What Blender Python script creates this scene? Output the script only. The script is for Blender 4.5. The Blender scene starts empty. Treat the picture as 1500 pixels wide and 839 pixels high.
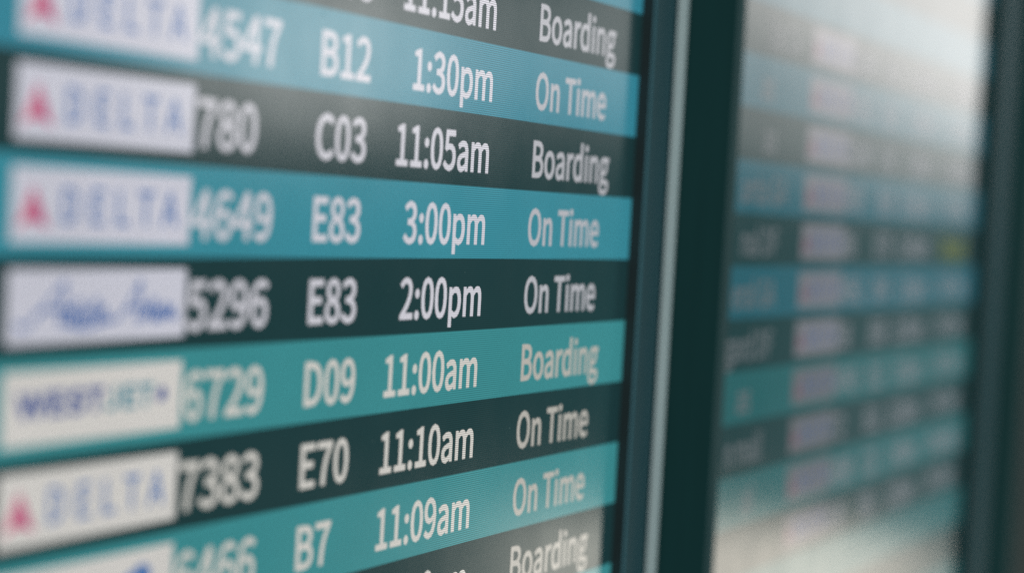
import bpy, bmesh, math, random
from mathutils import Matrix, Vector

random.seed(7)
scene = bpy.context.scene
COL = scene.collection

# ---------------------------------------------------------------- camera
cam_data = bpy.data.cameras.new("camera")
cam = bpy.data.objects.new("camera", cam_data)
COL.objects.link(cam)
RIGHT = Vector((0.42986609, -0.90118649, 0.05548018))
DOWN = Vector((-0.00975531, -0.06607927, -0.99776669))
FWD = Vector((0.90283995, 0.42836484, -0.03719659))
CAM_POS = Vector((-1.26742093, -0.51766001, 0.02879739))
m = Matrix((RIGHT, -DOWN, -FWD)).transposed().to_4x4()
m.translation = CAM_POS
cam.matrix_world = m
F_PX = 3050.0                                   # focal length in pixels of a 1500 px wide picture
cam_data.sensor_width = 36.0
cam_data.lens = F_PX / 1500.0 * 36.0
cam_data.clip_start = 0.02
cam_data.clip_end = 60.0
cam_data.dof.use_dof = True
cam_data.dof.focus_distance = 1.17
cam_data.dof.aperture_fstop = 2.5
cam_data.dof.aperture_blades = 9
scene.camera = cam

# ---------------------------------------------------------------- world and lamps
world = bpy.data.worlds.new("World")
scene.world = world
world.use_nodes = True
bg = world.node_tree.nodes["Background"]
bg.inputs[0].default_value = (0.036, 0.098, 0.100, 1)
bg.inputs[1].default_value = 1.0


def mirror_point(px, py, dist):
    """Where a lamp of the hall must hang to be mirrored by the screens at that spot."""
    d = RIGHT * ((px - 750) / F_PX) + DOWN * ((py - 419.5) / F_PX) + FWD
    d.normalize()
    p = CAM_POS + d * (-CAM_POS.y / d.y)
    r = Vector((d.x, -d.y, d.z))
    return p + r * dist, r


def hall_lamp(name, px, py, dist, wide, high, colour, radiance, tilt=0.0):
    pos, r = mirror_point(px, py, dist)
    ld = bpy.data.lights.new(name, 'AREA')
    ld.shape = 'RECTANGLE'
    ld.size = wide
    ld.size_y = high
    ld.color = colour
    ld.energy = radiance * math.pi * wide * high     # radiance of a one-sided panel
    o = bpy.data.objects.new(name, ld)
    COL.objects.link(o)
    z = r                                             # lamps shine along their own -Z
    x = Vector((0, 0, 1)).cross(z).normalized()
    y = z.cross(x)
    mm = Matrix((x, y, z)).transposed().to_4x4()
    o.matrix_world = Matrix.Translation(pos) @ mm @ Matrix.Rotation(tilt, 4, 'Z')
    return o


D = 4.0
hall_lamp("hall_light_far_window", 1460, -40, D, 1.35, 0.90, (1.0, 0.93, 0.89), 1.95, math.radians(-27))
hall_lamp("added_light_grey_wash", 1290, 60, D, 1.5, 0.80, (1.0, 0.95, 0.91), 0.75, math.radians(-10))  # unseen panel added to spread a grey wash over the far rows
hall_lamp("hall_light_near_window", 430, 60, D, 0.62, 0.40, (1.0, 0.99, 0.96), 4.0)
hall_lamp("hall_light_near_strip", 800, 60, D, 0.55, 0.24, (1.0, 0.99, 0.97), 0.6)
hall_lamp("hall_light_floor_glow", 1130, 945, D, 0.66, 0.64, (1.0, 0.88, 0.75), 3.1)
hall_lamp("hall_light_floor_patch", 850, 860, D, 0.35, 0.36, (1.0, 0.95, 0.84), 2.8)
hall_lamp("hall_light_aisle", 1300, 420, D, 0.40, 2.2, (0.85, 0.97, 1.0), 0.21)
# unseen lamp added behind the camera's left shoulder: it lights the left faces of the metal strips
ld = bpy.data.lights.new("added_light_left", 'AREA')
ld.shape = 'RECTANGLE'
ld.size, ld.size_y, ld.color, ld.energy = 0.8, 2.4, (0.93, 1.0, 1.0), 130
lo = bpy.data.objects.new("added_light_left", ld)
COL.objects.link(lo)
lo.location = (-6.0, -0.9, 0.5)
lo.rotation_euler = (Vector((0, 0, 0)) - Vector(lo.location)).to_track_quat('-Z', 'Y').to_euler()

# ---------------------------------------------------------------- exposure
scene.view_settings.view_transform = 'Standard'
scene.view_settings.look = 'None'
scene.view_settings.gamma = 1.0
scene.view_settings.exposure = 0.0
scene.render.engine = 'CYCLES'
scene.cycles.use_denoising = False        # the fine grain left by the sampling reads as film grain
scene.cycles.max_bounces = 4
scene.cycles.use_adaptive_sampling = False

# ---------------------------------------------------------------- materials
def principled(name, base, rough, metal=0.0, spec=0.5):
    mat = bpy.data.materials.new(name)
    mat.use_nodes = True
    b = mat.node_tree.nodes["Principled BSDF"]
    b.inputs["Base Color"].default_value = (*base, 1)
    b.inputs["Roughness"].default_value = rough
    b.inputs["Metallic"].default_value = metal
    b.inputs["Specular IOR Level"].default_value = spec
    return mat, b


LINE = 0.04 / 34.0                                 # height of one line of display pixels


def screen_mat(name, colour, strength=1.0):
    """A backlit display: emission cut into lines of pixels, under a satin front film."""
    mat, b = principled(name, (0.008, 0.012, 0.013), 0.22)
    nt = mat.node_tree
    N = nt.nodes.new
    L = nt.links.new
    tc = N("ShaderNodeTexCoord")
    sep = N("ShaderNodeSeparateXYZ")
    L(tc.outputs["Object"], sep.inputs[0])
    mul = N("ShaderNodeMath"); mul.operation = 'MULTIPLY'; mul.inputs[1].default_value = 2 * math.pi / LINE
    L(sep.outputs["Z"], mul.inputs[0])
    s = N("ShaderNodeMath"); s.operation = 'SINE'
    L(mul.outputs[0], s.inputs[0])
    a = N("ShaderNodeMath"); a.operation = 'MULTIPLY_ADD'
    a.inputs[1].default_value = 0.45; a.inputs[2].default_value = 1.0
    L(s.outputs[0], a.inputs[0])
    # backlight unevenness
    nz = N("ShaderNodeTexNoise"); nz.inputs["Scale"].default_value = 9.0; nz.inputs["Detail"].default_value = 3.0
    L(tc.outputs["Object"], nz.inputs["Vector"])
    mr = N("ShaderNodeMapRange"); mr.inputs["To Min"].default_value = 0.88; mr.inputs["To Max"].default_value = 1.12
    L(nz.outputs["Fac"], mr.inputs["Value"])
    mm = N("ShaderNodeMath"); mm.operation = 'MULTIPLY'
    L(a.outputs[0], mm.inputs[0]); L(mr.outputs["Result"], mm.inputs[1])
    ms = N("ShaderNodeMath"); ms.operation = 'MULTIPLY'; ms.inputs[1].default_value = strength
    L(mm.outputs[0], ms.inputs[0])
    b.inputs["Emission Color"].default_value = (*colour, 1)
    # wiped and smudged front film: uneven gloss
    n2 = N("ShaderNodeTexNoise"); n2.inputs["Scale"].default_value = 26.0; n2.inputs["Detail"].default_value = 5.0
    L(tc.outputs["Object"], n2.inputs["Vector"])
    m2 = N("ShaderNodeMapRange"); m2.inputs["To Min"].default_value = 0.12; m2.inputs["To Max"].default_value = 0.22
    L(n2.outputs["Fac"], m2.inputs["Value"])
    L(m2.outputs["Result"], b.inputs["Roughness"])
    L(ms.outputs[0], b.inputs["Emission Strength"])
    return mat


def worn(mat, b, base, amount, scale):
    """Fine uneven tone and gloss so that paint and metal do not read as flat."""
    nt = mat.node_tree
    N = nt.nodes.new
    tc = N("ShaderNodeTexCoord")
    mp = N("ShaderNodeMapping"); mp.inputs["Scale"].default_value = (1, 1, 0.12)
    nt.links.new(tc.outputs["Object"], mp.inputs[0])
    nz = N("ShaderNodeTexNoise"); nz.inputs["Scale"].default_value = scale; nz.inputs["Detail"].default_value = 6
    nt.links.new(mp.outputs[0], nz.inputs["Vector"])
    cr = N("ShaderNodeMixRGB")
    cr.inputs[1].default_value = (*[c * (1 - amount) for c in base], 1)
    cr.inputs[2].default_value = (*[c * (1 + amount) for c in base], 1)
    nt.links.new(nz.outputs["Fac"], cr.inputs[0])
    nt.links.new(cr.outputs[0], b.inputs["Base Color"])


M_soft = screen_mat("white_print_off_axis", (0.43, 0.43, 0.46))  # same white print, its off-axis dimming put into the colour
M_softc = screen_mat("warm_white_print_off_axis", (0.43, 0.41, 0.37))  # warm print with the off-axis dimming in its colour too
M_red_d = screen_mat("logo_red_dim", (0.16, 0.07, 0.10))
M_plate_e = screen_mat("logo_plate_grey_dim", (0.115, 0.115, 0.125))
M_city = screen_mat("city_print", (0.12, 0.13, 0.14))
M_blue_d = screen_mat("logo_blue_dim", (0.06, 0.09, 0.22))
M_teal_top = screen_mat("teal_row_upper_tint", (0.030, 0.205, 0.275))  # bluer cast of the upper rows, off-axis shift and reflection, put into the colour
M_teal_mid = screen_mat("teal_row", (0.035, 0.225, 0.285))
M_teal_low = screen_mat("teal_row_reflection_tint", (0.038, 0.225, 0.240))  # off-axis shift and warm reflection tint of the lower rows painted into the teal
M_teal_deep = screen_mat("teal_row_dim", (0.014, 0.088, 0.118))
M_teal_deep_g = screen_mat("teal_row_dim_reflection_tint", (0.014, 0.092, 0.098))  # lower far rows: the same reflection tint painted into the dim teal
M_dark = screen_mat("dark_row", (0.008, 0.031, 0.034))  # glow lifted to put veiling glare into the dark rows
M_white = screen_mat("white_print", (0.57, 0.56, 0.61))
M_cream = screen_mat("warm_white_print", (0.57, 0.55, 0.51))
M_dimw = screen_mat("dim_white_print", (0.20, 0.20, 0.22))
M_plate = screen_mat("logo_plate_white", (0.53, 0.53, 0.60))
M_plate_w = screen_mat("logo_plate_cream", (0.58, 0.56, 0.53))
M_plate_d = screen_mat("logo_plate_dim", (0.155, 0.152, 0.168))
M_blue = screen_mat("logo_blue", (0.06, 0.15, 0.37))
M_navy = screen_mat("logo_navy", (0.012, 0.05, 0.24))
M_tealink = screen_mat("logo_teal_ink", (0.02, 0.19, 0.26))
M_red = screen_mat("logo_red", (0.42, 0.05, 0.16))
M_pink = screen_mat("logo_light_red", (0.54, 0.17, 0.25))
M_yellow = screen_mat("yellow_print", (0.14, 0.15, 0.015))

M_bezel, b = principled("blue_grey_painted_bezel", (0.095, 0.215, 0.255), 0.6, spec=0.12)
worn(M_bezel, b, (0.095, 0.215, 0.255), 0.10, 60)
M_black, b = principled("matt_black_lacquer", (0.040, 0.130, 0.132), 0.85, spec=0.015)
worn(M_black, b, (0.040, 0.130, 0.132), 0.15, 40)
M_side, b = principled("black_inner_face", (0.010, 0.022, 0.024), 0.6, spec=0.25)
M_silver, b = principled("brushed_aluminium", (0.56, 0.62, 0.62), 0.6, metal=0.2)
worn(M_silver, b, (0.56, 0.62, 0.62), 0.08, 120)
M_dust, b = principled("pale_dust", (0.75, 0.78, 0.76), 0.9, spec=0.1)
M_trim, b = principled("satin_grey_trim", (0.15, 0.24, 0.25), 0.7, metal=0.0, spec=0.12)
worn(M_trim, b, (0.15, 0.24, 0.25), 0.08, 120)
M_script = screen_mat("logo_script_blue", (0.035, 0.11, 0.33))
M_wall, b = principled("dark_wall_panel", (0.03, 0.05, 0.05), 0.7)
worn(M_wall, b, (0.03, 0.05, 0.05), 0.2, 8)

# ---------------------------------------------------------------- mesh helpers
def link(name, me, mat, parent=None, loc=(0, 0, 0)):
    if mat:
        me.materials.clear()
        me.materials.append(mat)
    o = bpy.data.objects.new(name, me)
    COL.objects.link(o)
    o.location = loc
    o.parent = parent
    return o


def boxes(name, parts, mat, parent=None, bevel=0.0, loc=(0, 0, 0)):
    """parts: (x0, x1, y0, y1, z0, z1) boxes joined into one mesh."""
    bm = bmesh.new()
    for x0, x1, y0, y1, z0, z1 in parts:
        r = bmesh.ops.create_cube(bm, size=1)
        for v in r['verts']:
            v.co = Vector(((x0 + x1) / 2 + v.co.x * (x1 - x0), (y0 + y1) / 2 + v.co.y * (y1 - y0),
                           (z0 + z1) / 2 + v.co.z * (z1 - z0)))
    if bevel:
        bmesh.ops.bevel(bm, geom=bm.edges[:], offset=bevel, segments=3, affect='EDGES', profile=0.5)
    me = bpy.data.meshes.new(name)
    bm.to_mesh(me)
    bm.free()
    return link(name, me, mat, parent, loc)


def prism(name, poly, z0, z1, mat, parent=None):
    """An extrusion along z of a closed x/y outline (counter-clockwise seen from above)."""
    n = len(poly)
    vs = [(x, y, z0) for x, y in poly] + [(x, y, z1) for x, y in poly]
    fs = [[i, (i + 1) % n, n + (i + 1) % n, n + i] for i in range(n)] + [list(range(n))[::-1], list(range(n, 2 * n))]
    me = bpy.data.meshes.new(name)
    me.from_pydata(vs, [], fs)
    me.update()
    return link(name, me, mat, parent)


def sheet(name, polys, y, mat, parent):
    """Flat print on the display: outlines in x/z at depth y, facing the viewer."""
    vs, fs = [], []
    for poly in polys:
        k = len(vs)
        vs += [(x, y, z) for x, z in poly]
        fs.append(list(range(k, k + len(poly))))
    me = bpy.data.meshes.new(name)
    me.from_pydata(vs, [], fs)
    me.update()
    return link(name, me, mat, parent)


def ribbon(name, strokes, y, width, mat, parent):
    """Pen strokes of hand-drawn script as flat quads along smoothed polylines."""
    quads = []
    for pts in strokes:
        fine = []
        for i in range(len(pts) - 1):
            p0, p1, p2, p3 = (Vector(pts[max(i - 1, 0)]), Vector(pts[i]), Vector(pts[i + 1]),
                              Vector(pts[min(i + 2, len(pts) - 1)]))
            for j in range(5):
                t = j / 5
                fine.append(0.5 * ((2 * p1) + (p2 - p0) * t + (2 * p0 - 5 * p1 + 4 * p2 - p3) * t * t
                                   + (3 * p1 - p0 - 3 * p2 + p3) * t ** 3))
        fine.append(Vector(pts[-1]))
        for a, b in zip(fine, fine[1:]):
            d = (b - a)
            if d.length < 1e-6:
                continue
            n = Vector((-d.y, d.x)).normalized() * width * (0.62 if d.y > 0 else 1.0) / 2
            e = d.normalized() * width * 0.2
            quads.append([tuple(a - e - n), tuple(b + e - n), tuple(b + e + n), tuple(a - e + n)])
    vs, fs = [], []
    for i, q in enumerate(quads):
        k = len(vs)
        vs += [(x, y - 1e-6 * (i % 7), z) for x, z in q]
        fs.append([k, k + 1, k + 2, k + 3])
    me = bpy.data.meshes.new(name)
    me.from_pydata(vs, [], fs)
    me.update()
    return link(name, me, mat, parent)


def text_curve(s, size, sx, shear, offset, track):
    cu = bpy.data.curves.new("lettering", 'CURVE')
    cu.dimensions = '2D'
    cu.fill_mode = 'BOTH'
    cu.resolution_u = 4
    k = size / 257.0
    pen = 0.0
    for ch in s:
        if ch == ' ':
            pen += 75 * k * sx
            continue
        g = GLYPHS[ch]
        for pts in g['s']:
            sp = cu.splines.new('BEZIER')
            sp.bezier_points.add(len(pts) - 1)
            sp.use_cyclic_u = True
            for bp, q in zip(sp.bezier_points, pts):
                bp.handle_left_type = bp.handle_right_type = 'FREE'
                c = [(pen + (q[i] + shear * q[i + 1]) * k * sx, q[i + 1] * k, 0) for i in (0, 2, 4)]
                bp.handle_left, bp.co, bp.handle_right = c
        pen += (g['a'] + track) * k * sx
    return cu, pen - track * k * sx


def embolden(me, r):
    """Push the outline of a filled flat shape outwards by r (after filling, so no stroke is lost)."""
    bm = bmesh.new()
    bm.from_mesh(me)
    bmesh.ops.remove_doubles(bm, verts=bm.verts, dist=1e-6)
    push = {}
    for e in bm.edges:
        if len(e.link_faces) != 1:
            continue
        a, b = e.verts
        d = (b.co - a.co)
        if d.length < 1e-9:
            continue
        n = Vector((d.y, -d.x, 0)).normalized()
        if n.dot(e.link_faces[0].calc_center_median() - a.co) > 0:
            n = -n
        push.setdefault(a, []).append(n)
        push.setdefault(b, []).append(n)
    for v, ns in push.items():
        t = sum(ns, Vector())
        if t.length > 1e-6:
            t.normalize()
            v.co += t * (r / max(t.dot(ns[0]), 0.6))
    bm.to_mesh(me)
    bm.free()


def lettering(name, s, x, z, y, mat, parent, size=0.0208, sx=1.07, align='L', shear=0.0, offset=0.00060, track=0.0,
              label=None):
    cu, wid = text_curve(s, size, sx, shear, offset, track)
    tmp = bpy.data.objects.new("tmp", cu)
    COL.objects.link(tmp)
    dg = bpy.context.evaluated_depsgraph_get()
    me = bpy.data.meshes.new_from_object(tmp.evaluated_get(dg))
    bpy.data.objects.remove(tmp)
    bpy.data.curves.remove(cu)
    embolden(me, offset)
    x0 = x if align == 'L' else x - wid
    # curve x/y becomes display x/z; the print faces -y
    for v in me.vertices:
        v.co = Vector((x0 + v.co.x, y, z + v.co.y))
    me.name = name
    o = link(name, me, mat, parent)
    if label:
        o['label'] = label
    return o


def thing(name, label, cat, loc=(0, 0, 0), group=None):
    o = bpy.data.objects.new(name, None)
    o.empty_display_size = 0.1
    COL.objects.link(o)
    o.location = loc
    o['label'] = label
    o['category'] = cat
    if group:
        o['group'] = group
    return o

# letter outlines: advance 'a' and closed curves of (handle, point, handle); capital height 257
GLYPHS = {
 '0': {'a':194,'s':[[[48,-5,97,-5,146,-5],[177,40,177,129,177,218],[146,261,97,261,48,261],[18,218,18,129,18,40]],[[126,21,97,21,68,21],[48,54,48,129,48,204],[68,236,97,236,126,236],[146,204,146,129,146,54]]]},
 '1': {'a':194,'s':[[[31,9,31,0,78,0],[125,0,172,0,172,9],[172,18,172,27,154,27],[137,27,120,27,120,103],[120,180,120,257,112,257],[104,257,96,257,82,249],[65,243,42,238,42,232],[42,225,42,218,58,218],[73,218,88,218,88,154],[88,90,88,27,69,27],[50,27,31,27,31,18]]]},
 '2': {'a':194,'s':[[[15,6,15,0,69,0],[123,0,177,0,177,9],[177,18,177,28,153,28],[129,28,106,28,93,28],[77,26,64,25,124,82],[165,134,165,186,165,231],[136,261,90,261,57,261],[35,246,14,224,20,218],[26,212,33,206,47,223],[65,235,86,235,118,235],[133,214,133,185,133,140],[96,89,15,19,15,13]]]},
 '3': {'a':194,'s':[[[52,-5,92,-5,138,-5],[175,23,175,69,175,104],[151,126,120,134,120,134],[120,135,120,136,148,145],[166,166,166,197,166,238],[134,261,91,261,62,261],[39,248,20,231,25,224],[31,217,37,210,51,225],[69,235,90,235,117,235],[133,219,133,195,133,167],[116,146,62,146,62,137],[62,129,62,121,122,121],[142,101,142,70,142,40],[121,22,90,22,61,22],[42,36,27,51,21,45],[16,38,10,31,27,12]]]},
 '4': {'a':194,'s':[[[119,24,119,0,129,0],[139,0,149,0,149,24],[149,47,149,71,161,71],[172,71,183,71,183,79],[183,88,183,96,172,96],[161,96,149,96,149,150],[149,203,149,257,137,257],[126,257,114,257,78,202],[43,147,7,92,7,85],[7,78,7,71,44,71],[82,71,119,71,119,47]],[[119,123,119,96,93,96],[67,96,40,96,60,125],[79,155,99,184,106,196],[113,209,119,222,120,222],[120,222,121,222,120,209],[119,188,119,175,119,149]]]},
 '5': {'a':194,'s':[[[51,-5,92,-5,135,-5],[176,27,176,83,176,140],[141,165,98,165,83,165],[71,161,60,155,62,180],[64,205,67,229,99,229],[131,229,163,229,163,238],[163,248,163,257,122,257],[80,257,39,257,36,217],[33,177,30,137,36,133],[42,130,47,126,62,136],[73,141,90,141,122,141],[143,119,143,83,143,45],[119,22,89,22,59,22],[40,36,26,50,20,43],[15,36,9,29,27,12]]]},
 '6': {'a':194,'s':[[[56,-5,105,-5,145,-5],[179,29,179,79,179,133],[151,159,108,159,88,159],[65,148,50,129,51,208],[80,235,116,235,131,235],[147,227,157,215,163,222],[169,228,175,235,160,250],[141,261,114,261,65,261],[20,223,20,123,20,38]],[[54,50,50,103,67,127],[87,136,103,136,134,136],[149,113,149,79,149,44],[130,21,105,21,73,21]]]},
 '7': {'a':194,'s':[[[74,97,69,0,80,0],[92,0,103,0,107,100],[118,160,178,237,178,244],[178,250,178,257,124,257],[71,257,17,257,17,248],[17,238,17,229,59,229],[100,229,142,229,91,159]]]},
 '8': {'a':194,'s':[[[50,-5,98,-5,146,-5],[178,25,178,62,178,97],[158,116,135,129,135,130],[135,130,135,131,150,143],[169,166,169,193,169,232],[143,261,99,261,59,261],[28,234,28,195,28,168],[44,149,63,136,63,136],[63,135,63,135,40,122],[16,98,16,64,16,24]],[[133,155,116,139,85,151],[57,165,57,195,57,220],[75,237,98,237,126,237],[142,217,142,191,142,172]],[[128,19,98,19,68,19],[44,39,44,67,44,91],[59,111,80,125,116,110],[148,97,148,63,148,37]]]},
 '9': {'a':194,'s':[[[54,-5,82,-5,130,-5],[175,35,175,139,175,221],[138,261,89,261,49,261],[15,228,15,178,15,125],[43,97,86,97,107,97],[130,110,145,129,143,49],[114,22,81,22,64,22],[49,29,38,42,32,35],[26,28,20,22,35,7]],[[141,208,145,155,128,131],[109,121,91,121,61,121],[46,144,46,178,46,213],[64,236,89,236,122,236]]]},
 ':': {'a':97,'s':[[[36,137,49,137,61,137],[72,146,72,161,72,175],[61,186,49,186,36,186],[26,175,26,161,26,146]],[[36,-5,49,-5,61,-5],[72,5,72,20,72,34],[61,44,49,44,36,44],[26,34,26,20,26,5]]]},
 'A': {'a':213,'s':[[[30,86,1,0,12,0],[23,0,34,0,42,26],[51,52,59,78,90,78],[121,78,153,78,161,52],[169,26,177,0,189,0],[200,0,211,0,182,86],[153,171,124,257,112,257],[100,257,88,257,59,171]],[[93,104,67,104,71,117],[75,130,79,144,89,173],[97,200,105,230,106,230],[106,230,106,230,115,201],[123,173,132,144,136,130],[141,117,145,104,119,104]]]},
 'B': {'a':230,'s':[[[35,86,35,0,63,0],[90,0,117,0,174,0],[214,25,214,75,214,110],[193,131,162,137,162,137],[162,138,162,138,186,146],[200,168,200,194,200,239],[163,257,111,257,86,257],[61,257,35,257,35,171]],[[80,148,68,148,68,176],[68,203,68,231,81,231],[94,231,107,231,147,231],[168,220,168,190,168,164],[150,148,106,148,93,148]],[[83,26,68,26,68,58],[68,90,68,123,83,123],[97,123,112,123,158,123],[182,108,182,76,182,42],[157,26,112,26,97,26]]]},
 'C': {'a':223,'s':[[[68,-5,132,-5,165,-5],[190,9,211,32,205,39],[199,46,193,53,176,35],[158,24,133,24,84,24],[54,64,54,129,54,193],[86,233,134,233,157,233],[173,223,187,209,193,216],[199,223,204,230,190,246],[165,261,134,261,69,261],[20,211,20,128,20,45]]]},
 'D': {'a':241,'s':[[[35,86,35,0,57,0],[79,0,101,0,178,0],[220,48,220,129,220,211],[178,257,99,257,78,257],[57,257,35,257,35,171]],[[77,27,68,27,68,95],[68,162,68,230,77,230],[87,230,97,230,157,230],[187,194,187,129,187,64],[157,27,97,27,87,27]]]},
 'E': {'a':206,'s':[[[35,86,35,0,86,0],[136,0,187,0,187,9],[187,18,187,28,147,28],[107,28,68,28,68,59],[68,90,68,121,100,121],[132,121,165,121,165,130],[165,140,165,149,132,149],[100,149,68,149,68,176],[68,202,68,229,106,229],[145,229,183,229,183,238],[183,248,183,257,134,257],[85,257,35,257,35,171]]]},
 'F': {'a':193,'s':[[[35,86,35,0,46,0],[57,0,68,0,68,38],[68,77,68,115,100,115],[133,115,166,115,166,124],[166,133,166,143,133,143],[100,143,68,143,68,171],[68,200,68,229,106,229],[145,229,183,229,183,238],[183,248,183,257,134,257],[85,257,35,257,35,171]]]},
 'G': {'a':241,'s':[[[69,-5,136,-5,171,-5],[199,8,215,25,215,61],[215,97,215,133,187,133],[159,133,131,133,131,124],[131,115,131,106,149,106],[167,106,186,106,186,84],[186,61,186,39,175,29],[158,24,139,24,84,24],[54,64,54,129,54,193],[87,233,139,233,165,233],[181,222,194,209,200,216],[206,223,212,230,197,245],[174,261,138,261,70,261],[20,211,20,128,20,45]]]},
 'J': {'a':187,'s':[[[50,-5,83,-5,133,-5],[154,31,154,75,154,136],[154,196,154,257,143,257],[132,257,121,257,121,197],[121,138,121,78,121,40],[107,24,80,24,61,24],[47,32,35,53,28,47],[20,42,12,36,27,9]]]},
 'L': {'a':190,'s':[[[35,86,35,0,84,0],[132,0,180,0,180,9],[180,18,180,28,143,28],[105,28,68,28,68,104],[68,180,68,257,57,257],[46,257,35,257,35,171]]]},
 'O': {'a':260,'s':[[[65,-5,130,-5,194,-5],[239,47,239,129,239,211],[194,261,130,261,65,261],[20,211,20,129,20,47]],[[176,24,130,24,84,24],[54,65,54,129,54,193],[84,233,130,233,176,233],[206,193,206,129,206,65]]]},
 'S': {'a':209,'s':[[[70,-5,106,-5,160,-5],[194,28,194,68,194,106],[171,124,141,137,129,142],[116,147,104,153,84,161],[62,171,62,196,62,218],[81,233,110,233,133,233],[152,224,168,209,174,216],[179,223,185,230,167,248],[140,261,110,261,63,261],[29,233,29,193,29,156],[57,138,81,127,93,122],[105,117,118,111,142,100],[161,92,161,65,161,41],[141,24,107,24,80,24],[54,36,36,56,30,48],[23,41,17,33,39,10]]]},
 'T': {'a':210,'s':[[[89,76,89,0,99,0],[110,0,121,0,121,76],[121,153,121,229,147,229],[173,229,199,229,199,238],[199,248,199,257,136,257],[74,257,11,257,11,248],[11,238,11,229,37,229],[63,229,89,229,89,153]]]},
 'W': {'a':307,'s':[[[45,86,63,0,76,0],[89,0,102,0,115,52],[127,103,140,155,144,175],[149,194,153,213,153,213],[154,213,154,213,159,194],[162,175,167,155,180,103],[193,52,206,0,219,0],[232,0,245,0,263,86],[280,171,298,257,288,257],[277,257,267,257,258,210],[249,164,239,117,235,89],[230,62,225,34,225,34],[224,34,223,34,217,62],[211,90,205,117,193,164],[181,210,169,257,160,257],[150,257,140,257,128,210],[116,164,104,117,98,89],[92,62,86,34,86,34],[85,34,85,34,79,62],[75,89,69,117,60,164],[51,210,42,257,31,257],[20,257,9,257,27,171]]]},
 'a': {'a':197,'s':[[[44,-5,76,-5,99,-5],[121,8,139,23,139,23],[140,23,140,23,141,15],[142,8,143,0,152,0],[160,0,169,0,169,39],[169,78,169,117,169,164],[150,195,103,195,72,195],[46,181,29,170,33,163],[37,155,41,148,56,158],[76,168,98,168,129,168],[137,145,137,120,56,111],[21,91,21,49,21,15]],[[103,21,85,21,66,21],[51,30,51,51,51,76],[73,92,137,99,137,81],[137,64,137,46,119,30]]]},
 'c': {'a':179,'s':[[[57,-5,107,-5,130,-5],[152,5,169,19,164,26],[159,34,155,41,143,30],[127,22,110,22,75,22],[51,51,51,95,51,139],[76,168,111,168,126,168],[138,161,149,152,154,159],[160,166,165,173,152,185],[134,195,110,195,61,195],[18,158,18,95,18,32]]]},
 'd': {'a':217,'s':[[[49,-5,97,-5,120,-5],[140,8,155,22,155,22],[155,22,156,22,157,15],[158,7,159,0,167,0],[176,0,185,0,185,93],[185,186,185,279,174,279],[163,279,153,279,153,254],[153,230,153,206,153,195],[154,184,154,173,138,187],[123,195,101,195,57,195],[19,157,19,95,19,32]],[[121,22,104,22,71,22],[51,49,51,95,51,139],[76,168,106,168,122,168],[137,162,153,148,153,115],[153,82,153,48,137,31]]]},
 'e': {'a':194,'s':[[[58,-5,109,-5,135,-5],[155,4,172,15,168,22],[164,29,160,36,146,27],[131,21,113,21,77,21],[52,47,50,88,92,88],[135,88,178,88,179,92],[179,99,179,106,179,160],[152,195,103,195,60,195],[18,157,18,95,18,32]],[[83,110,49,110,53,148],[77,169,104,169,134,169],[151,149,151,110,117,110]]]},
 'g': {'a':197,'s':[[[50,-88,96,-88,155,-88],[193,-57,193,-22,193,10],[170,23,126,23,114,23],[101,23,89,23,63,23],[56,32,56,44,56,55],[61,61,68,67,76,63],[87,60,96,60,135,60],[166,86,166,126,166,143],[159,157,150,166,163,166],[176,166,189,166,189,174],[189,182,189,190,167,190],[145,190,123,190,116,193],[107,195,96,195,58,195],[25,169,25,127,25,104],[37,86,50,76,50,76],[50,75,50,75,40,68],[29,55,29,39,29,24],[36,14,46,8,46,7],[46,7,46,6,28,-5],[18,-20,18,-37,18,-69]],[[118,82,96,82,74,82],[56,99,56,127,56,155],[74,172,96,172,119,172],[137,155,137,127,137,99]],[[138,-65,101,-65,66,-65],[46,-53,46,-32,46,-21],[51,-10,65,0,74,-2],[83,-3,90,-3,101,-3],[112,-3,123,-3,148,-3],[161,-9,161,-27,161,-47]]]},
 'h': {'a':213,'s':[[[32,93,32,0,43,0],[54,0,64,0,64,46],[64,92,64,138,83,157],[97,167,116,167,141,167],[152,152,152,116,152,77],[152,39,152,0,163,0],[174,0,184,0,184,40],[184,80,184,120,184,169],[166,195,126,195,100,195],[81,181,63,163,63,176],[64,189,64,202,64,228],[64,253,64,279,54,279],[43,279,32,279,32,186]]]},
 'i': {'a':96,'s':[[[32,63,32,0,43,0],[54,0,64,0,64,63],[64,127,64,190,54,190],[43,190,32,190,32,127]],[[36,229,48,229,61,229],[70,238,70,251,70,263],[61,271,48,271,36,271],[27,263,27,251,27,238]]]},
 'k': {'a':193,'s':[[[32,93,32,0,43,0],[53,0,64,0,64,17],[64,33,64,50,76,64],[88,78,99,92,118,61],[137,31,155,0,167,0],[178,0,190,0,166,38],[142,76,118,113,139,139],[160,165,181,190,169,190],[158,190,146,190,119,157],[92,123,65,90,65,90],[64,90,64,90,64,153],[64,216,64,279,53,279],[43,279,32,279,32,186]]]},
 'l': {'a':99,'s':[[[42,-5,66,-5,75,-5],[80,-3,84,-2,83,6],[81,15,80,23,76,22],[75,22,73,22,68,22],[64,26,64,36,64,117],[64,198,64,279,54,279],[43,279,32,279,32,198],[32,118,32,38,32,11]]]},
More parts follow.
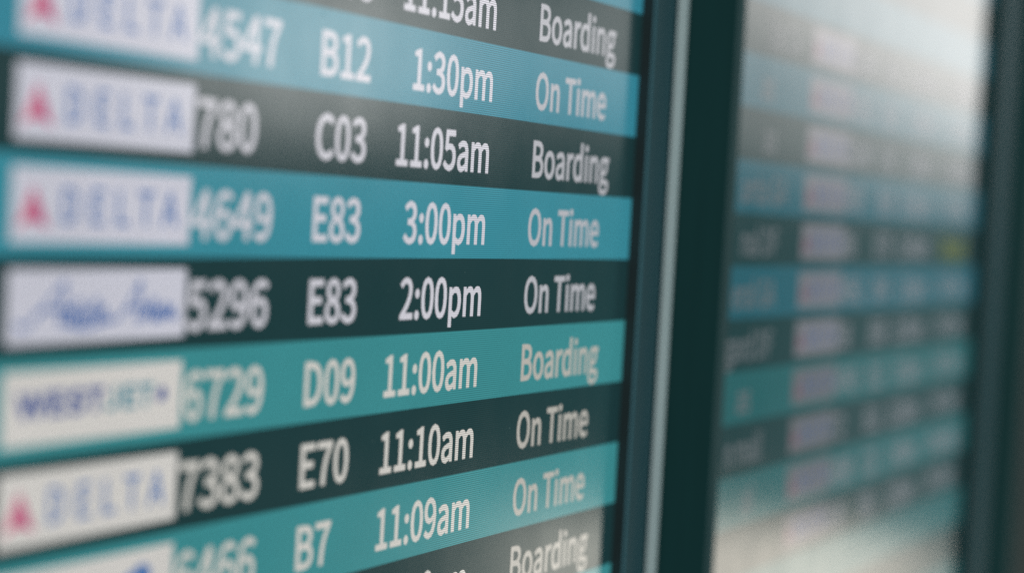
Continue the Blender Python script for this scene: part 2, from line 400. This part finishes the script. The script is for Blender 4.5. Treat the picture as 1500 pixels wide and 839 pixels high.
 'm': {'a':324,'s':[[[32,63,32,0,43,0],[54,0,64,0,64,46],[64,92,64,138,82,158],[98,167,112,167,136,167],[147,152,147,116,147,77],[147,39,147,0,158,0],[169,0,179,0,179,46],[179,92,179,138,197,158],[213,167,227,167,251,167],[263,152,263,116,263,77],[263,39,263,0,273,0],[284,0,294,0,294,40],[294,80,294,120,294,169],[276,195,237,195,214,195],[194,180,174,159,166,181],[151,195,121,195,99,195],[79,181,62,162,62,162],[62,162,62,162,61,172],[60,181,58,190,50,190],[41,190,32,190,32,127]]]},
 'n': {'a':214,'s':[[[32,63,32,0,43,0],[54,0,64,0,64,46],[64,92,64,138,83,157],[97,167,116,167,141,167],[152,152,152,116,152,77],[152,39,152,0,163,0],[174,0,184,0,184,40],[184,80,184,120,184,169],[166,195,126,195,100,195],[80,181,62,162,62,162],[62,162,62,162,61,172],[60,181,58,190,50,190],[41,190,32,190,32,127]]]},
 'o': {'a':212,'s':[[[60,-5,106,-5,153,-5],[194,32,194,95,194,158],[153,195,106,195,60,195],[18,158,18,95,18,32]],[[139,22,106,22,73,22],[51,51,51,95,51,139],[73,168,106,168,139,168],[161,139,161,95,161,51]]]},
 'p': {'a':217,'s':[[[32,10,32,-80,43,-80],[54,-80,64,-80,64,-59],[64,-37,64,-16,64,-5],[64,6,63,18,81,3],[99,-5,116,-5,159,-5],[199,33,199,98,199,157],[172,195,123,195,101,195],[79,182,62,168,62,168],[62,168,62,168,61,175],[60,183,58,190,50,190],[41,190,32,190,32,100]],[[142,22,111,22,98,22],[81,27,64,42,64,75],[64,109,64,142,83,159],[99,168,115,168,151,168],[165,140,165,98,165,51]]]},
 'r': {'a':136,'s':[[[32,63,32,0,43,0],[54,0,64,0,64,41],[64,81,64,122,77,154],[96,166,112,166,120,166],[124,165,131,163,133,172],[135,182,137,191,131,194],[125,195,116,195,95,195],[76,180,62,155,62,155],[62,155,62,155,61,167],[60,179,58,190,50,190],[41,190,32,190,32,127]]]},
 's': {'a':164,'s':[[[55,-5,82,-5,127,-5],[151,21,151,52,151,88],[121,99,93,110,72,118],[52,125,52,143,52,158],[63,170,88,170,104,170],[118,163,131,153,136,160],[141,167,146,173,132,185],[111,195,87,195,46,195],[22,171,22,141,22,109],[50,96,77,86,98,78],[120,69,120,50,120,34],[108,20,83,20,60,20],[43,29,27,43,21,36],[16,29,11,22,29,7]]]},
 't': {'a':132,'s':[[[51,-5,92,-5,104,-5],[116,-1,127,2,125,11],[123,19,121,27,114,24],[106,21,99,21,77,21],[70,35,70,58,70,93],[70,129,70,164,87,164],[104,164,121,164,121,173],[121,181,121,190,104,190],[87,190,70,190,70,208],[70,226,70,244,61,244],[52,244,43,244,42,226],[41,208,40,190,30,190],[19,189,9,188,9,180],[9,172,9,164,19,164],[28,164,38,164,38,129],[38,94,38,59,38,21]]]},
 'u': {'a':213,'s':[[[48,-5,88,-5,114,-5],[133,9,151,30,151,30],[151,30,152,30,152,20],[153,10,154,0,163,0],[172,0,181,0,181,63],[181,127,181,190,170,190],[159,190,149,190,149,145],[149,100,149,55,131,33],[117,23,97,23,72,23],[62,38,62,74,62,112],[62,151,62,190,51,190],[40,190,29,190,29,150],[29,110,29,70,29,21]]]},
 'y': {'a':182,'s':[[[27,-82,35,-82,73,-82],[93,-53,106,-16,130,53],[154,121,178,190,167,190],[157,190,147,190,135,155],[124,120,112,85,107,68],[102,48,97,31,96,31],[96,31,95,31,89,49],[82,68,76,85,63,120],[51,155,38,190,27,190],[16,190,5,190,30,127],[55,63,81,0,79,-5],[78,-10,77,-15,69,-38],[55,-56,34,-56,29,-56],[23,-54,19,-53,17,-61],[15,-70,13,-78,19,-81]]]},
}

# ---------------------------------------------------------------- the wall behind the displays
wall = boxes("wall", [(-3.2, 4.2, 0.16, 0.26, -1.3, 1.3)], M_wall)
wall['kind'] = 'structure'

# ---------------------------------------------------------------- display monitors
ROW = 0.04
S_Y = 0.0          # front of the display
BAND_Y, PLATE_Y, INK_Y = -0.00005, -0.00010, -0.00015
PROUD = 0.009      # how far the bezel stands proud of the display
K0, K1 = -12, 11   # rows from K0*ROW to K1*ROW


def make_monitor(label, loc, width, bezel_l, bezel_r, lip, first_teal, teal_of):
    """Origin at the right end of the lit display; rows run to the left of it."""
    t = thing("display_monitor", label, "monitor", loc, "flight information monitors side by side")
    z0, z1 = K0 * ROW, K1 * ROW
    scr = boxes("screen", [(-width, 0, 0.0, 0.004, z0, z1)], M_dark, t)
    f = -PROUD
    if lip:
        boxes("bezel_lip", [(0.0006, lip - 0.0004, f + 0.0006, 0.03, z0, z1)], M_black, t)
    for q in [(lip + 0.0006, bezel_r, f, 0.03, z0 - 0.04, z1 + 0.04),
              (-width - bezel_l, -width - 0.0006, f, 0.03, z0 - 0.04, z1 + 0.04),
              (-width - 0.0004, 0.0004, f, 0.03, z1 + 0.0006, z1 + 0.04),
              (-width - 0.0004, 0.0004, f, 0.03, z0 - 0.04, z0 - 0.0006)]:
        boxes("bezel_bar", [q], M_bezel, t, bevel=0.0015)
    # dark lining of the step from bezel down to the display
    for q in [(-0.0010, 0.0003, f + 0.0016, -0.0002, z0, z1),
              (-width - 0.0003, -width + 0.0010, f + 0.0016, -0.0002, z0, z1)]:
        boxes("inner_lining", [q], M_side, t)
    boxes("housing", [(-width - 0.01, 0.01, 0.032, 0.11, z0 - 0.02, z1 + 0.02)], M_black, t, bevel=0.004)
    for k in range(K0, K1):
        if (k - first_teal) % 2 == 0:
            za, zb = k * ROW, (k + 1) * ROW
            sheet("row_band", [[(-width + 0.001, za), (-0.0012, za), (-0.0012, zb), (-width + 0.001, zb)]], BAND_Y,
                  teal_of(k), scr)
    return t, scr


def triangle_logo(scr, x, z, plate, reds=None, ink=None):
    """White plate with a two-tone triangle and a spaced word."""
    W = 0.1205
    sheet("logo_plate", [[(x, z + 0.13 * ROW), (x + W, z + 0.13 * ROW), (x + W, z + 0.87 * ROW), (x, z + 0.87 * ROW)]],
          PLATE_Y, plate, scr)
    a, bt, tp = x + 0.0035, z + 0.27 * ROW, z + 0.70 * ROW
    mid = a + 0.0095
    sheet("logo_emblem", [[(a, bt), (mid, bt + 0.08 * ROW), (mid, tp)]], INK_Y, reds or M_pink, scr)
    sheet("logo_emblem", [[(mid + 0.0002, bt + 0.08 * ROW), (a + 0.020, bt), (mid + 0.0002, tp)]], INK_Y, reds or M_red, scr)
    lettering("logo_lettering", "DELTA", x + 0.0300, z + 0.33 * ROW, INK_Y, ink or M_blue, scr, size=0.0140, sx=1.0,
              offset=0.0003, track=108)


COLS = dict(flight=-0.5070, gate=-0.4060, time=-0.2145, status=-0.1600)


def row_texts(scr, z, mat, flight, gate, time, status, smat=None, sx=1.07):
    zb = z + 0.205 * ROW
    if flight:
        lettering("flight_number", flight, COLS['flight'], zb, INK_Y, mat, scr, sx=sx)
    if gate:
        lettering("gate_number", gate, COLS['gate'], zb, INK_Y, mat, scr, sx=sx * 0.96)
    if time:
        lettering("departure_time", time, COLS['time'], zb, INK_Y, mat, scr, align='R', sx=sx * 0.925)
    if status:
        lettering("flight_status", status, COLS['status'], zb, INK_Y, smat or mat, scr, sx=sx * 0.90)


def teal_near(k):
    return M_teal_top if k >= 2 else (M_teal_mid if k >= 0 else M_teal_low)


near, scr = make_monitor("nearest flight board monitor with large sharp rows of teal and black and white airline plates",
                         (0, 0, 0), 0.835, 0.04, 0.0374, 0, 0, teal_near)
LX = -0.6285
near_rows = [
    (3, "C03", None, "11:15am", "Boarding"),
    (2, "B12", "4547", "1:30pm", "On Time"),
    (1, "C03", "780", "11:05am", "Boarding"),
    (0, "E83", "4649", "3:00pm", "On Time"),
    (-1, "E83", "5296", "2:00pm", "On Time"),
    (-2, "D09", "6729", "11:00am", "Boarding"),
    (-3, "E70", "7383", "11:10am", "On Time"),
    (-4, "B7", "6466", "11:09am", "On Time"),
    (-5, None, None, "11:10am", "Boarding"),
]
for k, gate, flight, time, status in near_rows:
    z = k * ROW
    row_texts(scr, z, M_white if k >= -1 else M_cream, flight, gate, time, status, M_soft if k >= -1 else M_softc)
    if k in (2, 1, 0, -3):
        triangle_logo(scr, LX, z, M_plate if k >= 0 else M_plate_w)
    elif k in (-1, -2, -4):
        W = 0.1205
        sheet("logo_plate", [[(LX, z + 0.13 * ROW), (LX + W, z + 0.13 * ROW), (LX + W, z + 0.87 * ROW), (LX, z + 0.87 * ROW)]],
              PLATE_Y, M_plate if k == -1 else M_plate_w, scr)
        if k == -1:
            def small(u0, u1, n, seed):
                """A run of joined small letters: slanted ups and downs of uneven height."""
                rr, out = random.Random(seed), []
                for i in range(n):
                    u = u0 + (u1 - u0) * i / n
                    out += [(u, .36 + rr.uniform(-.03, .02)), (u + .035, rr.choice((.50, .52, .54, .60)))]
                return out + [(u1, .36), (u1 + .03, .42)]
            raw = [[(.03, .36), (.08, .33), (.15, .46), (.20, .58), (.28, .76), (.285, .70), (.265, .34)],
                   [(.13, .46), (.20, .50), (.31, .50)], small(.29, .53, 5, 3), [(.30, .36), (.42, .31), (.54, .36)],
                   [(.54, .36), (.60, .38), (.65, .48), (.73, .76), (.735, .70), (.725, .34)],
                   [(.63, .46), (.69, .50), (.79, .52)], small(.75, .95, 5, 4)]
            strokes = [[(LX + 0.003 + u * 0.114, z + (v - 0.03) * ROW) for u, v in st] for st in raw]
            ribbon("logo_script", strokes, INK_Y, 0.0022, M_script, scr)
        elif k == -2:
            lettering("logo_lettering", "WEST", LX + 0.009, z + 0.42 * ROW, INK_Y, M_navy, scr, size=0.0088,
                      sx=1.72, offset=0.0007, track=10)
            lettering("logo_lettering", "JET", LX + 0.066, z + 0.42 * ROW, INK_Y, M_tealink, scr, size=0.0088,
                      sx=1.55, offset=0.0006, track=22)
            sheet("logo_emblem", [[(LX + 0.1040, z + 0.43 * ROW), (LX + 0.1090, z + 0.47 * ROW), (LX + 0.1095, z + 0.57 * ROW),
                                   (LX + 0.1060, z + 0.62 * ROW), (LX + 0.1025, z + 0.53 * ROW)]], INK_Y, M_navy, scr)
        else:
            sheet("logo_emblem", [[(LX + 0.083, z + 0.40 * ROW), (LX + 0.104, z + 0.40 * ROW), (LX + 0.104, z + 0.66 * ROW),
                                   (LX + 0.098, z + 0.72 * ROW), (LX + 0.083, z + 0.58 * ROW)]], INK_Y, M_blue, scr)


def teal_far(k):
    return M_teal_deep if k >= -1 else M_teal_deep_g


far, scr2 = make_monitor("farther flight board monitor, out of focus, with white glare across its top and bottom",
                         (0.998, 0, -0.0047), 0.833, 0.04, 0.100, 0.028, 1, teal_far)
far_rows = [
    (4, "lla CA", "1180", "A11", "11:20am", "On Time"),
    (3, "as", "4202", "B21", "1:05pm", "On Time"),
    (2, "as", "2246", "C41", "1:30pm", "Boarding"),
    (1, "anta GA", "903", "B18", "12:05pm", "On Time"),
    (0, "nal DF", "86", "E70", "11:40am", "Delayed"),
    (-1, "eral GA", "4561", "D04", "2:10pm", "On Time"),
    (-2, "gard DF", "58", "E68", "11:35am", "On Time"),
    (-3, "as", "4743", "D12", "3:15pm", "On Time"),
    (-4, "n mall", "72", "B11", "12:20pm", "On Time"),
    (-5, "al", "4390", "C22", "1:45pm", "Boarding"),
    (-6, None, "638", "E81", "2:25pm", "On Time"),
]
ENDS = {4: -0.660, 3: -0.720, 2: -0.708, 1: -0.675, 0: -0.690, -1: -0.690, -2: -0.690, -3: -0.735, -4: -0.700, -5: -0.715}
for k, city, flight, gate, time, status in far_rows:
    z = k * ROW
    row_texts(scr2, z, M_dimw, flight, gate, time, status, smat=M_yellow if k == 0 else None)
    if city:
        lettering("city_name", city, ENDS[k], z + 0.205 * ROW, INK_Y, M_city, scr2, align='R', offset=0.0006)
    triangle_logo(scr2, LX, z, M_plate_d if k > -3 else M_plate_e, M_red_d, M_blue_d)

# dust caught on the front films
for root, xs, cnt in ((near, (-0.60, -0.01), 70), (far, (-0.80, -0.02), 50)):
    flecks = []
    for _ in range(cnt):
        cx, cz, r = random.uniform(*xs), random.uniform(-0.22, 0.20), random.uniform(0.00015, 0.0004)
        a0 = random.uniform(0, 6)
        flecks.append([(cx + r * math.cos(a0 - i * 1.2566) * 1.6, cz + r * math.sin(a0 - i * 1.2566)) for i in range(5)][::-1])
    dd = sheet("dust", flecks, -0.0003, M_dust, root)
    dd['kind'] = 'stuff'

# ---------------------------------------------------------------- mullions between the monitors
MZ0, MZ1 = -0.72, 0.70
mul = thing("mullion", "black cover strip with silver edges between the near and far monitors", "mullion", (0.0395, 0, 0),
            "mullions beside the monitors")
boxes("cover_plate", [(0.0012, 0.1016, -0.0155, -0.0094, MZ0, MZ1)], M_black, mul, bevel=0.0006)
boxes("edge_strip", [(-0.0004, 0.0010, -0.0165, -0.0092, MZ0, MZ1)], M_silver, mul)
boxes("edge_strip", [(0.1018, 0.1190, -0.0158, -0.0094, MZ0, MZ1)], M_trim, mul, bevel=0.0010)
boxes("post", [(0.008, 0.080, -0.0092, 0.16, MZ0, MZ1)], M_black, mul)

mul2 = thing("mullion", "black cover strip at the right edge of the picture beyond the blurred monitor", "mullion",
             (1.0985, 0, 0), "mullions beside the monitors")
boxes("cover_plate", [(0.0, 0.125, -0.0110, -0.0094, MZ0, MZ1)], M_black, mul2, bevel=0.0005)
boxes("edge_strip", [(0.1252, 0.145, -0.0114, -0.0094, MZ0, MZ1)], M_trim, mul2, bevel=0.0005)
boxes("post", [(0.008, 0.135, -0.0092, 0.16, MZ0, MZ1)], M_black, mul2)
